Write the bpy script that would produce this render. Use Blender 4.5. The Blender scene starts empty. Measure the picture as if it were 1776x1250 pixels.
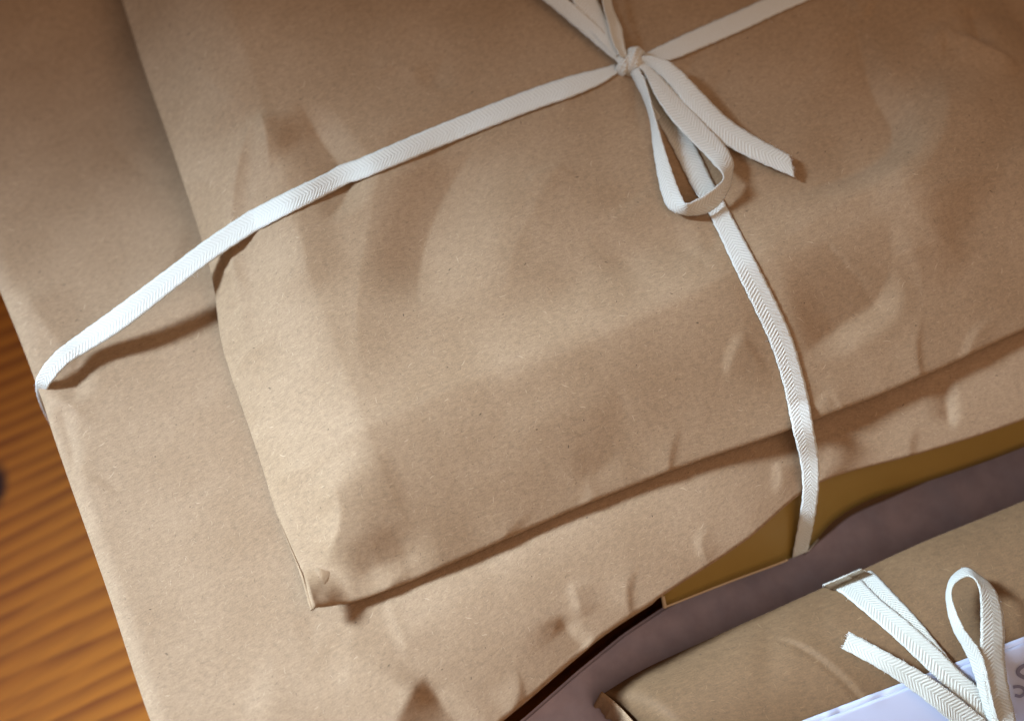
import bpy, bmesh, math, random
import numpy as np
from mathutils import Vector, Matrix
from mathutils.bvhtree import BVHTree

random.seed(7)
rng = np.random.default_rng(7)
S = bpy.context.scene
COL = S.collection

# ------------------------------------------------------------------ camera
TILT = math.radians(25)
DIST = 0.54
TGT = Vector((0, 0, 0.11))
CAM = TGT + DIST * Vector((0, -math.sin(TILT), math.cos(TILT)))
cd = bpy.data.cameras.new('camera')
co = bpy.data.objects.new('camera', cd); COL.objects.link(co)
co.location = CAM
co.rotation_euler = (TILT, 0, 0)
cd.lens = 50; cd.sensor_width = 36
cd.clip_start = 0.01; cd.clip_end = 50
cd.dof.use_dof = True
cd.dof.focus_distance = 0.538
cd.dof.aperture_fstop = 4.6
S.camera = co

# ------------------------------------------------------------------ light
w = bpy.data.worlds.new('World'); S.world = w; w.use_nodes = True
bg = w.node_tree.nodes['Background']
bg.inputs[0].default_value = (1.0, 0.73, 0.56, 1)
bg.inputs[1].default_value = 0.23

def area(name, loc, aim, sx, sy, power, col, spread=180):
    l = bpy.data.lights.new(name, 'AREA'); l.shape = 'RECTANGLE'
    l.size = sx; l.size_y = sy; l.energy = power; l.color = col; l.spread = math.radians(spread)
    o = bpy.data.objects.new(name, l); COL.objects.link(o)
    o.location = loc
    o.rotation_euler = (Vector(aim) - Vector(loc)).to_track_quat('-Z', 'Y').to_euler()
    return o
# soft daylight from a window to the left of the table, and a weak warm room light
area('window_light', (-1.06, -0.04, 0.90), (0.03, -0.27, 0.08), 0.60, 0.48, 3.7, (0.57, 0.765, 1.0), 17)
area('room_light', (0.42, -0.45, 1.10), (0.06, -0.05, 0.1), 1.1, 1.1, 4.8, (1.0, 0.71, 0.54))
S.view_settings.view_transform = 'Standard'
S.view_settings.look = 'None'
S.view_settings.exposure = 0.0
S.view_settings.gamma = 1.0
S.render.engine = 'CYCLES'

# ------------------------------------------------------------------ helpers
FPX = 1776 * 50 / 36
_f = Vector((0, math.sin(TILT), -math.cos(TILT)))
_u = Vector((0, math.cos(TILT), math.sin(TILT)))
_r = Vector((1, 0, 0))
def ray(px, py):
    return (_f + _r * ((px - 888) / FPX) + _u * ((625 - py) / FPX)).normalized()
def P(px, py, z):
    d = ray(px, py)
    return CAM + d * ((z - CAM.z) / d.z)

def tag(o, label=None, cat=None, group=None, kind=None):
    if label: o['label'] = label
    if cat: o['category'] = cat
    if group: o['group'] = group
    if kind: o['kind'] = kind
    return o
def empty(name, loc, label, cat, group=None):
    o = bpy.data.objects.new(name, None); COL.objects.link(o)
    o.location = loc; o.empty_display_size = 0.01
    return tag(o, label, cat, group)
def mesh_obj(name, verts, faces, mat, parent=None, uvs=None, smooth=True):
    me = bpy.data.meshes.new(name)
    me.from_pydata([tuple(v) for v in verts], [], [tuple(f) for f in faces])
    if uvs is not None:
        uvl = me.uv_layers.new(name='UVMap')
        uv = np.asarray(uvs, dtype=np.float32)
        li = np.empty(len(me.loops), dtype=np.int32); me.loops.foreach_get('vertex_index', li)
        uvl.data.foreach_set('uv', uv[li].ravel())
    if smooth:
        me.polygons.foreach_set('use_smooth', [True] * len(me.polygons))
    me.update()
    o = bpy.data.objects.new(name, me); COL.objects.link(o)
    if mat: me.materials.append(mat)
    if parent:
        o.parent = parent
        o.matrix_parent_inverse = Matrix.Translation(parent.location).inverted()
    return o
def catmull(pts, n):
    """n samples along a Catmull-Rom curve through pts (arrays of any width), even in arc length"""
    p = np.asarray(pts, float)
    if len(p) == 2:
        t = np.linspace(0, 1, n)[:, None]; return p[0] * (1 - t) + p[1] * t
    q = np.vstack([2 * p[0] - p[1], p, 2 * p[-1] - p[-2]])
    out = []
    for i in range(1, len(q) - 2):
        for t in np.linspace(0, 1, 24, endpoint=False):
            a, b, c, d = q[i - 1], q[i], q[i + 1], q[i + 2]
            out.append(0.5 * ((2 * b) + (c - a) * t + (2 * a - 5 * b + 4 * c - d) * t * t + (3 * b - a - 3 * c + d) * t ** 3))
    out.append(q[-2]); out = np.array(out)
    L = np.concatenate([[0], np.cumsum(np.linalg.norm(np.diff(out, axis=0), axis=1))])
    s = np.linspace(0, L[-1], n)
    return np.stack([np.interp(s, L, out[:, k]) for k in range(out.shape[1])], 1)
def sstep(x): x = np.clip(x, 0, 1); return x * x * (3 - 2 * x)

# ------------------------------------------------------------------ materials
class NT:
    def __init__(s, name):
        s.m = bpy.data.materials.new(name); s.m.use_nodes = True
        s.t = s.m.node_tree; s.b = s.t.nodes['Principled BSDF']
    def n(s, typ, **kw):
        o = s.t.nodes.new(typ)
        for k, v in kw.items(): setattr(o, k, v)
        return o
    def l(s, a, b): s.t.links.new(a, b)
    def put(s, sock, v):
        if isinstance(v, bpy.types.NodeSocket): s.l(v, sock)
        elif v is not None: sock.default_value = v
    def math(s, op, a, b=None, c=None, clamp=False):
        o = s.n('ShaderNodeMath', operation=op, use_clamp=clamp)
        for i, v in enumerate((a, b, c)):
            if v is not None: s.put(o.inputs[i], v)
        return o.outputs[0]
    def vmath(s, op, a, b=None):
        o = s.n('ShaderNodeVectorMath', operation=op)
        s.put(o.inputs[0], a)
        if b is not None:
            if op == 'SCALE': s.put(o.inputs[3], b)
            else: s.put(o.inputs[1], b)
        return o.outputs[0]
    def noise(s, vec, scale, detail=2, rough=0.5, dist=0.0):
        o = s.n('ShaderNodeTexNoise'); s.l(vec, o.inputs['Vector'])
        o.inputs['Scale'].default_value = scale; o.inputs['Detail'].default_value = detail
        o.inputs['Roughness'].default_value = rough; o.inputs['Distortion'].default_value = dist
        return o.outputs[0]
    def ramp(s, f, a, b, lo=0.0, hi=1.0):
        o = s.n('ShaderNodeMapRange', clamp=True)
        s.put(o.inputs[0], f); o.inputs[1].default_value = a; o.inputs[2].default_value = b
        o.inputs[3].default_value = lo; o.inputs[4].default_value = hi
        return o.outputs[0]
    def mix(s, f, a, b, blend='MIX'):
        o = s.n('ShaderNodeMix', data_type='RGBA', blend_type=blend)
        s.put(o.inputs[0], f); s.put(o.inputs[6], a); s.put(o.inputs[7], b)
        return o.outputs[2]
    def bump(s, h, strength, dist, prev=None):
        o = s.n('ShaderNodeBump'); s.put(o.inputs['Height'], h)
        o.inputs['Strength'].default_value = strength; o.inputs['Distance'].default_value = dist
        if prev is not None: s.l(prev, o.inputs['Normal'])
        return o.outputs[0]
    def flecks(s, vec, scale, keep, length, width, bend=0.0):
        """short fibres: one thin ellipse of random heading in some of the cells of a Voronoi grid"""
        sc = s.vmath('SCALE', vec, scale)
        v = s.n('ShaderNodeTexVoronoi', voronoi_dimensions='2D', feature='F1')
        s.l(sc, v.inputs['Vector']); v.inputs['Scale'].default_value = 1.0
        d = s.vmath('SUBTRACT', sc, v.outputs['Position'])
        cs = s.n('ShaderNodeSeparateColor'); s.l(v.outputs['Color'], cs.inputs[0])
        ro = s.n('ShaderNodeVectorRotate', rotation_type='Z_AXIS'); s.l(d, ro.inputs['Vector'])
        s.l(s.math('MULTIPLY', cs.outputs[0], 6.283), ro.inputs['Angle'])
        xyz = s.n('ShaderNodeSeparateXYZ'); s.l(ro.outputs[0], xyz.inputs[0])
        ln = s.math('MULTIPLY_ADD', cs.outputs[1], length, length * 0.35)
        x = s.math('DIVIDE', xyz.outputs[0], ln)
        y = s.math('SUBTRACT', xyz.outputs[1], s.math('MULTIPLY', s.math('MULTIPLY', xyz.outputs[0], xyz.outputs[0]), bend))
        y = s.math('DIVIDE', y, width)
        r = s.math('ADD', s.math('MULTIPLY', x, x), s.math('MULTIPLY', y, y))
        m = s.ramp(r, 1.0, 0.35)
        return s.math('MULTIPLY', m, s.math('LESS_THAN', cs.outputs[2], keep))

def kraft(name, base, dark, grain=1.0, rough=0.78, scalef=1.0):
    a = NT(name)
    uv = a.n('ShaderNodeUVMap').outputs[0]
    big = a.noise(uv, 28, 3, 0.5)
    mid = a.noise(uv, 420 * scalef, 3, 0.6)
    fine = a.noise(uv, 1900 * scalef, 2, 0.6)
    # fibre felt: noise squashed along two headings
    mp = a.n('ShaderNodeMapping'); a.l(uv, mp.inputs[0]); mp.inputs['Scale'].default_value = (0.28, 1.0, 1.0); mp.inputs['Rotation'].default_value = (0, 0, 0.5)
    felt = a.noise(mp.outputs[0], 1500 * scalef, 2, 0.6, 0.6)
    c = a.mix(a.ramp(big, 0.3, 0.7), base, dark)
    k = a.math('ADD', a.math('MULTIPLY', a.ramp(mid, 0.3, 0.7, -1, 1), 0.085 * grain), a.math('MULTIPLY', a.ramp(fine, 0.3, 0.7, -1, 1), 0.10 * grain))
    k = a.math('ADD', k, a.math('MULTIPLY', a.ramp(felt, 0.3, 0.7, -1, 1), 0.10 * grain))
    k = a.math('ADD', k, 1.0)
    c = a.mix(1.0, c, a.n('ShaderNodeCombineColor').outputs[0], 'MULTIPLY')
    cc = c.node.inputs[7].links[0].from_node
    for i in range(3): a.l(k, cc.inputs[i])
    cr = a.math('ABSOLUTE', a.math('SUBTRACT', a.noise(uv, 38, 2, 0.45, 0.3), 0.5))
    cr = a.math('MULTIPLY', a.ramp(cr, 0.0, 0.07, 1, 0), a.ramp(a.noise(uv, 15, 1), 0.50, 0.64))
    lf = a.flecks(uv, 330, 0.30, 0.34, 0.035, 0.7)      # pale wood fibres
    lf2 = a.flecks(uv, 130, 0.10, 0.20, 0.020, 0.9)      # a few long bright ones
    df = a.flecks(uv, 260, 0.13, 0.16, 0.04, 0.5)        # dark shives
    ds = a.flecks(uv, 90, 0.10, 0.060, 0.022, 2.0)       # dark specks
    lt = (min(base[0] * 1.5, 1), min(base[1] * 1.6, 1), min(base[2] * 1.7, 1), 1)
    c = a.mix(a.math('MULTIPLY', lf, 0.55), c, lt)
    c = a.mix(a.math('MULTIPLY', lf2, 0.8), c, lt)
    c = a.mix(a.math('MULTIPLY', a.math('POWER', cr, 4), 0.06), c, lt)
    dk = (0.075, 0.045, 0.026, 1)
    c = a.mix(a.math('MULTIPLY', df, 0.50), c, dk)
    c = a.mix(a.math('MULTIPLY', ds, 0.85), c, dk)
    a.l(c, a.b.inputs['Base Color'])
    a.b.inputs['Roughness'].default_value = rough
    a.b.inputs['Specular IOR Level'].default_value = 0.28
    b0 = a.bump(cr, 0.10, 0.0008)
    b1 = a.bump(mid, 0.25, 0.0004, b0)
    b2 = a.bump(a.math('ADD', felt, fine), 0.18, 0.00010, b1)
    a.l(b2, a.b.inputs['Normal'])
    return a.m

def twill(name, col):
    """woven herringbone tape: u runs 0..1 across, v in metres along"""
    a = NT(name)
    uv = a.n('ShaderNodeUVMap').outputs[0]
    s = a.n('ShaderNodeSeparateXYZ'); a.l(uv, s.inputs[0])
    u, v = s.outputs[0], s.outputs[1]
    jit = a.math('MULTIPLY', a.math('SUBTRACT', a.noise(a.n('ShaderNodeTexCoord').outputs['Object'], 700, 2), 0.5), 0.35)
    au = a.math('ABSOLUTE', a.math('SUBTRACT', u, 0.5))
    ph = a.math('SUBTRACT', a.math('MULTIPLY', v, 1 / 0.0015), a.math('MULTIPLY', au, 4.6))
    ph = a.math('ADD', ph, jit)
    wv = a.math('SINE', a.math('MULTIPLY', ph, 6.2832))                      # chevron ribs
    yarn = a.math('SINE', a.math('MULTIPLY', a.math('ADD', u, a.math('MULTIPLY', jit, 0.03)), 6.2832 * 15))    # warp yarns
    pick = a.math('SINE', a.math('MULTIPLY', v, 6.2832 / 0.00058))
    h = a.math('ADD', wv, a.math('MULTIPLY', a.math('MULTIPLY', yarn, pick), 0.45))
    edge = a.ramp(au, 0.425, 0.445)                                       # plain selvedge
    sel = a.math('SINE', a.math('MULTIPLY', v, 6.2832 / 0.0009))
    hm = a.n('ShaderNodeMix', data_type='FLOAT'); a.l(edge, hm.inputs[0]); a.l(h, hm.inputs[2]); a.l(sel, hm.inputs[3])
    h = hm.outputs[0]
    groove = a.ramp(h, -0.2, -1.2)
    fz = a.noise(a.n('ShaderNodeTexCoord').outputs['Object'], 2600, 2)
    c = a.mix(a.math('MULTIPLY', groove, 0.65), col, (col[0] * 0.66, col[1] * 0.63, col[2] * 0.58, 1))
    c = a.mix(a.ramp(fz, 0.35, 0.75, 0, 0.14), c, (col[0] * 0.8, col[1] * 0.78, col[2] * 0.72, 1))
    a.l(c, a.b.inputs['Base Color'])
    a.b.inputs['Roughness'].default_value = 0.85
    a.b.inputs['Specular IOR Level'].default_value = 0.2
    a.b.inputs['Sheen Weight'].default_value = 0.15
    a.b.inputs['Subsurface Weight'].default_value = 0.0
    a.l(a.bump(h, 0.50, 0.0002), a.b.inputs['Normal'])
    return a.m

def plain(name, col, rough=0.7, spec=0.3):
    a = NT(name); a.b.inputs['Base Color'].default_value = col
    a.b.inputs['Roughness'].default_value = rough; a.b.inputs['Specular IOR Level'].default_value = spec
    return a

M = {}
M['kraft'] = kraft('kraft_paper', (0.352, 0.229, 0.130, 1), (0.300, 0.188, 0.101, 1), 1.15)
M['kraft_low'] = kraft('kraft_paper_lower', (0.352, 0.229, 0.132, 1), (0.300, 0.188, 0.103, 1), 1.15)
M['kraft_shaded'] = kraft('kraft_paper_shaded', (0.165, 0.092, 0.042, 1), (0.143, 0.078, 0.034, 1), 1.1)  # dimmer light on the small parcel is put into this darker kraft
M['twill'] = twill('cotton_twill', (0.70, 0.665, 0.58, 1))
M['twill_cream'] = twill('cotton_twill_cream', (0.52, 0.495, 0.415, 1))

def mat_board():
    a = NT('cardboard')
    uv = a.n('ShaderNodeTexCoord').outputs['Object']
    c = a.mix(a.noise(uv, 60, 3), (0.34, 0.21, 0.045, 1), (0.29, 0.175, 0.034, 1))
    a.l(c, a.b.inputs['Base Color']); a.b.inputs['Roughness'].default_value = 0.6
    return a.m
M['board'] = mat_board()
M['board_edge'] = plain('cardboard_cut_edge', (0.55, 0.42, 0.27, 1), 0.9).m
def mat_mauve():
    a = NT('mauve_card')
    uv = a.n('ShaderNodeTexCoord').outputs['Object']
    c = a.mix(a.ramp(a.noise(uv, 45, 4, 0.6), 0.35, 0.7), (0.47, 0.39, 0.45, 1), (0.37, 0.335, 0.42, 1))
    c = a.mix(a.ramp(a.noise(uv, 110, 4, 0.65), 0.4, 0.7, 0, 0.4), c, (0.26, 0.21, 0.25, 1))
    a.l(c, a.b.inputs['Base Color']); a.b.inputs['Roughness'].default_value = 0.55
    return a.m
M['mauve'] = mat_mauve()
def mat_wood():
    a = NT('pine_wood')
    tc = a.n('ShaderNodeTexCoord').outputs['Object']
    mp = a.n('ShaderNodeMapping'); a.l(tc, mp.inputs[0]); mp.inputs['Rotation'].default_value = (0, 0, math.radians(-35))
    s = a.n('ShaderNodeSeparateXYZ'); a.l(mp.outputs[0], s.inputs[0])
    lo = a.n('ShaderNodeMapping'); a.l(mp.outputs[0], lo.inputs[0]); lo.inputs['Scale'].default_value = (0.25, 1, 1)
    warp = a.math('MULTIPLY', a.math('SUBTRACT', a.noise(lo.outputs[0], 9, 2), 0.5), 0.035)
    t = a.math('ADD', s.outputs[1], warp)
    t = a.math('ADD', t, a.math('MULTIPLY', a.math('MULTIPLY', s.outputs[0], s.outputs[0]), -0.35))
    ring = a.math('FRACT', a.math('MULTIPLY', t, 1 / 0.0088))
    late = a.math('MULTIPLY', a.ramp(ring, 0.25, 0.85), a.ramp(ring, 1.0, 0.9))
    var = a.noise(lo.outputs[0], 60, 2)
    late = a.math('MULTIPLY', late, a.ramp(var, 0.3, 0.65, 0.35, 1.0))
    st = a.n('ShaderNodeMapping'); a.l(mp.outputs[0], st.inputs[0]); st.inputs['Scale'].default_value = (0.04, 1, 1)
    gr = a.noise(st.outputs[0], 900, 3, 0.6)
    c = a.mix(late, (0.55, 0.185, 0.014, 1), (0.22, 0.048, 0.001, 1))
    c = a.mix(a.ramp(gr, 0.35, 0.7, 0, 0.35), c, (0.19, 0.065, 0.013, 1))
    kp = P(-14, 845, -0.07)
    dv = a.vmath('SUBTRACT', tc, (kp.x, kp.y, 0)); sx = a.n('ShaderNodeSeparateXYZ'); a.l(dv, sx.inputs[0])
    rr = a.math('SQRT', a.math('ADD', a.math('POWER', a.math('DIVIDE', sx.outputs[0], 0.0075), 2), a.math('POWER', a.math('DIVIDE', sx.outputs[1], 0.0125), 2)))
    c = a.mix(a.ramp(a.math('ADD', rr, a.math('MULTIPLY', gr, 0.5)), 1.5, 0.9), c, (0.035, 0.008, 0.003, 1))
    a.l(c, a.b.inputs['Base Color']); a.b.inputs['Roughness'].default_value = 0.5; a.b.inputs['Specular IOR Level'].default_value = 0.25
    a.l(a.bump(gr, 0.1, 0.0004), a.b.inputs['Normal'])
    return a.m
M['wood'] = mat_wood()

# ------------------------------------------------------------------ table
tv, tf = [], []
X0, X1, Y0, Y1 = -0.75, 0.75, -0.6, 0.75
tb = bmesh.new(); bmesh.ops.create_cube(tb, size=1.0)
for v in tb.verts:
    v.co = Vector(((X0 + X1) / 2 + v.co.x * (X1 - X0), (Y0 + Y1) / 2 + v.co.y * (Y1 - Y0), -0.0825 + v.co.z * 0.025))
bmesh.ops.bevel(tb, geom=tb.edges[:], offset=0.003, segments=2, affect='EDGES')
me = bpy.data.meshes.new('table_top'); tb.to_mesh(me); me.materials.append(M['wood'])
table = bpy.data.objects.new('table_top', me); COL.objects.link(table)
tag(table, 'orange pine table top with striped grain under the parcels', 'table', kind='structure')

# ------------------------------------------------------------------ crumpled paper surfaces
class Sheet:
    """height field over a four-sided patch, described with creases in world metres"""
    def __init__(s, bot, top, left, right, nu, nv):
        s.nu, s.nv = nu, nv
        B, T, L, R = catmull(bot, nu), catmull(top, nu), catmull(left, nv), catmull(right, nv)
        u = np.linspace(0, 1, nu)[None, :, None]; v = np.linspace(0, 1, nv)[:, None, None]
        s.xy = ((1 - v) * B[None] + v * T[None] + (1 - u) * L[:, None] + u * R[:, None]
                - ((1 - u) * (1 - v) * B[0] + u * (1 - v) * B[-1] + (1 - u) * v * T[0] + u * v * T[-1]))
        s.x, s.y = s.xy[..., 0], s.xy[..., 1]
        lu = np.linalg.norm(np.diff(B, axis=0), axis=1).sum(); lv = np.linalg.norm(np.diff(L, axis=0), axis=1).sum()
        s.lu, s.lv = lu, lv
        U, V = np.meshgrid(np.linspace(0, lu, nu), np.linspace(0, lv, nv))
        s.U, s.V = U, V
        s.z = np.zeros_like(U)
    def ridge(s, pts, h, wl, wr, sharp=1.0, tap=(0.3, 0.3)):
        """sharp 1 = paper crease with a straight flank, 0 = soft swell; wl / wr widths left and right of the path"""
        n = 16 if len(pts) < 4 else 30
        c = catmull(pts, n); w_ = max(wl, wr)
        lo, hi = c.min(0) - w_, c.max(0) + w_
        box = (s.x > lo[0]) & (s.x < hi[0]) & (s.y > lo[1]) & (s.y < hi[1])
        if not box.any(): return
        X, Y = s.x[box], s.y[box]
        best = np.full(X.shape, 1e9); sd = np.zeros_like(best); t_ = np.zeros_like(best)
        for i in range(n - 1):
            a, b = c[i], c[i + 1]; e = b - a; L2 = max(e @ e, 1e-12)
            t = np.clip(((X - a[0]) * e[0] + (Y - a[1]) * e[1]) / L2, 0, 1)
            dx = X - a[0] - t * e[0]; dy = Y - a[1] - t * e[1]
            d = np.hypot(dx, dy); m = d < best
            best[m] = d[m]; t_[m] = (i + t[m]) / (n - 1)
            sd[m] = np.sign(e[0] * dy[m] - e[1] * dx[m]) * d[m]
        t0, t1 = [max(q, 0.3) if q > 0 else 0 for q in tap]
        tp = (sstep(t_ / t0) if t0 > 0 else 1) * (sstep((1 - t_) / t1) if t1 > 0 else 1)
        wf = 0.22 + 0.78 * np.sqrt(tp) if sharp > 0.5 else 1.0          # a crease fans out from its tip
        x = np.clip(best / (np.where(sd > 0, wl, wr) * wf), 0, 1)
        pr = sharp * (1 - x) ** 2 * (1 + 0.3 * x) + (1 - sharp) * (1 - x * x) ** 2
        s.z[box] += h * pr * tp
    def bump(s, c, r, h, q=1.0, ang=0.0):
        R_ = 3 * r * max(1, q)
        box = (np.abs(s.x - c[0]) < R_) & (np.abs(s.y - c[1]) < R_)
        if not box.any(): return
        dx, dy = s.x[box] - c[0], s.y[box] - c[1]
        ca, sa = math.cos(ang), math.sin(ang)
        a = (dx * ca + dy * sa) / r; b = (-dx * sa + dy * ca) / (r * q)
        s.z[box] += h * np.exp(-(a * a + b * b))
    def crumple(s, n_soft, a_soft, n_crease, a_crease, rr=(0.01, 0.03), region=None, seed=1):
        g = np.random.default_rng(seed)
        x0, x1, y0, y1 = s.x.min(), s.x.max(), s.y.min(), s.y.max()
        for _ in range(n_soft):
            s.bump((g.uniform(x0, x1), g.uniform(y0, y1)), g.uniform(*rr), g.normal() * a_soft, g.uniform(0.35, 0.8), g.uniform(0, 3.14))
        for _ in range(n_crease):
            c = np.array([g.uniform(x0, x1), g.uniform(y0, y1)]); an = g.uniform(0, 6.28); L = g.uniform(0.012, 0.065)
            e = np.array([math.cos(an), math.sin(an)]) * L / 2; k = np.array([-e[1], e[0]]) * g.uniform(-0.3, 0.3)
            s.ridge([c - e, c + k, c + e], float(np.clip(g.normal(), -1.5, 1.5)) * a_crease, g.uniform(0.014, 0.034), g.uniform(0.005, 0.010), 0.9, (0.5, 0.5))
    def bvh(s):
        v = [Vector(p) for p in np.stack([s.x, s.y, s.z], -1).reshape(-1, 3)]
        return BVHTree.FromPolygons(v, s.quads())
    def quads(s):
        i = np.arange(s.nu * s.nv).reshape(s.nv, s.nu)
        return np.stack([i[:-1, :-1], i[:-1, 1:], i[1:, 1:], i[1:, :-1]], -1).reshape(-1, 4).tolist()
    def border(s):
        i = np.arange(s.nu * s.nv).reshape(s.nv, s.nu)
        return np.concatenate([i[0, :-1], i[:-1, -1], i[-1, :0:-1], i[:0:-1, 0]])

def bcast(bv, px, py):
    d = ray(px, py)
    h = bv.ray_cast(CAM, d)
    return (h[0], h[1]) if h[0] is not None else (None, None)
def W2(px, py, z): p = P(px, py, z); return np.array([p.x, p.y])
def WL(pts, z): return [W2(a, b, z) for a, b in pts]

# ------------------------------------------------------------------ lower parcel
ZL = 0.086
zl = ZL - 0.006
zf = ZL - 0.013                               # the top rolls down towards the front hem
low = Sheet(bot=WL([(395, 1570), (640, 1420), (880, 1240), (1030, 1112), (1150, 1032), (1290, 940), (1420, 838), (1600, 785), (1776, 728), (2100, 600)], zf),
            top=WL([(-420, -420), (200, -640), (1400, -900)], zl),
            left=WL([(395, 1570)], zf) + WL([(265, 1250), (185, 1010), (100, 770), (70, 680), (0, 508), (-150, 180), (-420, -420)], zl),
            right=WL([(2100, 600)], zf) + WL([(1900, 100), (1400, -900)], zl), nu=420, nv=430)
def prof(s_, Wd, p): return 1 - (1 - np.clip(s_ / Wd, 0, 1)) ** p
U, V = low.U, low.V
lf = prof(U, 0.007, 2.2); rt = prof(low.lu - U, 0.03, 2.6); bt = prof(V, 0.046, 1.6); tp = prof(low.lv - V, 0.03, 2.5)
low.z = ZL - 0.006 * (1 - np.minimum(rt, tp)) - 0.013 * (1 - bt) - 0.0022 * (1 - lf)
Z = ZL
def lw(*p): return WL(p, Z)
# sags added to turn the top left part off the window and darken it
low.bump(W2(120, 330, Z), 0.075, -0.006, 1.4, 1.9)
low.bump(W2(60, 60, Z), 0.09, -0.004, 1.2, 1.9)
low.bump(W2(350, 90, Z), 0.085, -0.020, 1.3, 1.9)
low.ridge(lw((20, 470), (75, 560), (140, 640)), 0.0022, 0.02, 0.012, 0.6)
low.ridge(lw((95, 690), (118, 760), (130, 830)), -0.0016, 0.006, 0.010, 0.9)
low.ridge(lw((130, 600), (125, 700)), -0.0018, 0.010, 0.014, 0.6)
# folds along the front edge
low.ridge(lw((735, 1166), (755, 1205), (797, 1250), (830, 1290)), -0.0020, 0.010, 0.013, 0.9, (0.06, 0.2))
low.ridge(lw((735, 1166), (708, 1210), (685, 1255), (665, 1310)), 0.0036, 0.015, 0.034, 0.95, (0.06, 0.2))
low.ridge(lw((972, 1055), (985, 1078), (1034, 1118)), -0.0026, 0.006, 0.024, 0.9, (0.10, 0.02))
low.ridge(lw((990, 1000), (1003, 1030), (1012, 1062)), 0.0009, 0.014, 0.0045, 0.9, (0.2, 0.2))
low.ridge(lw((1352, 785), (1362, 815), (1355, 845)), 0.0010, 0.016, 0.005, 0.9)
low.ridge(lw((1635, 640), (1650, 680), (1664, 730)), -0.0022, 0.006, 0.010, 0.9)
low.ridge(lw((672, 1030), (692, 1090), (715, 1150)), 0.0006, 0.016, 0.005, 0.9)
for pts, h_, wl_, wr_ in [
        (((74, 690), (120, 705), (170, 745)), 0.0010, 0.010, 0.004), (((120, 830), (160, 835), (215, 870)), 0.0008, 0.004, 0.014),
        (((60, 640), (110, 655), (150, 640)), -0.0010, 0.008, 0.008), (((880, 1240), (900, 1190), (890, 1140)), 0.0010, 0.012, 0.004),
        (((1100, 1065), (1090, 1010), (1110, 960)), 0.0009, 0.014, 0.004), (((1240, 965), (1220, 930), (1235, 890)), 0.0008, 0.004, 0.012),
        (((1600, 785), (1590, 750), (1610, 720)), 0.0008, 0.012, 0.004)]:
    low.ridge(lw(*pts), h_, wl_, wr_, 1.0, (0.3, 0.6))
low.crumple(24, 0.00050, 140, 0.00055, (0.012, 0.04), seed=8)
low.crumple(160, 0.00016, 0, 0, (0.004, 0.010), seed=9)

def wrap(sheet, name, mat, parent, rings):
    """top sheet + rings (inset, z) that carry the paper down and under; inset may be an array per border vertex"""
    bd = sheet.border(); nb = len(bd)
    verts = np.stack([sheet.x, sheet.y, sheet.z], -1).reshape(-1, 3)
    uv = np.stack([sheet.U, sheet.V], -1).reshape(-1, 2)
    base = verts[bd]; buv = uv[bd]
    tang = np.roll(base, -3, 0) - np.roll(base, 3, 0); tang[:, 2] = 0
    tang /= np.linalg.norm(tang, axis=1)[:, None] + 1e-12
    inw = np.stack([-tang[:, 1], tang[:, 0], np.zeros(nb)], 1)
    faces = sheet.quads(); prev = bd; allv = [verts]; alluv = [uv]; off = len(verts)
    fall = np.zeros(nb)
    for inset, dz in rings:
        v = base.copy()
        v += inw * (np.asarray(inset).reshape(-1, 1) if np.ndim(inset) else inset)
        v[:, 2] = np.maximum(base[:, 2] + dz, -0.0695)
        allv.append(v)
        alluv.append(buv - inw[:, :2] * (abs(dz) if np.isscalar(dz) else np.abs(dz)[:, None]))
        ids = np.arange(off, off + nb); off += nb
        nx = np.roll(ids, -1); pn = np.roll(prev, -1)
        faces += np.stack([prev, ids, nx, pn], 1).tolist()
        prev = ids
    return mesh_obj(name, np.vstack(allv), faces, mat, parent, np.vstack(alluv))

pl = P(500, 900, 0)
lower = empty('paper_parcel', (pl.x, pl.y + 0.1, 0), 'large brown paper parcel at the bottom of the stack, lying on the wood', 'parcel')
bd = low.border(); nb = len(bd)
bxy = np.stack([low.x, low.y], -1).reshape(-1, 2)[bd]
idx = np.arange(nb); onbot = (idx < low.nu - 1)
# where the front hem stops short and lets the carton show
tbot = np.where(onbot, idx / (low.nu - 1), -1)
xb1 = W2(1150, 1032, zl)[0]; xb0 = xb1 - 0.03
open_ = np.where(onbot, sstep((bxy[:, 0] - (xb1 - 0.004)) / 0.004), 0)
cl = 1 - open_
wig = 0.0012 * np.sin(bxy[:, 0] * 90) + 0.0008 * np.sin(bxy[:, 0] * 230 + 1)
side = cl * (1 - onbot)                      # left, right and back: straight sides
tuck = cl * onbot                            # front left: paper folded under
rings = [(-0.0004 * cl + 0.0004 * open_, -0.0015 * np.ones(nb)),
         (-0.0006 * side + 0.004 * tuck + 0.0012 * open_, -0.004 * cl - (0.0028 + 0.3 * np.abs(wig)) * open_),
         (0.0002 * side + 0.012 * tuck + 0.0030 * open_, -0.020 * side - 0.010 * tuck - 0.0034 * open_),
         (0.0020 * side + 0.020 * tuck + 0.006 * open_, -0.060 * side - 0.030 * tuck - 0.0034 * open_),
         (0.0040 * side + 0.026 * tuck + 0.010 * open_, -0.150 * side - 0.060 * tuck - 0.0030 * open_)]
wrap(low, 'wrapper', M['kraft_low'], lower, rings)

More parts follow.
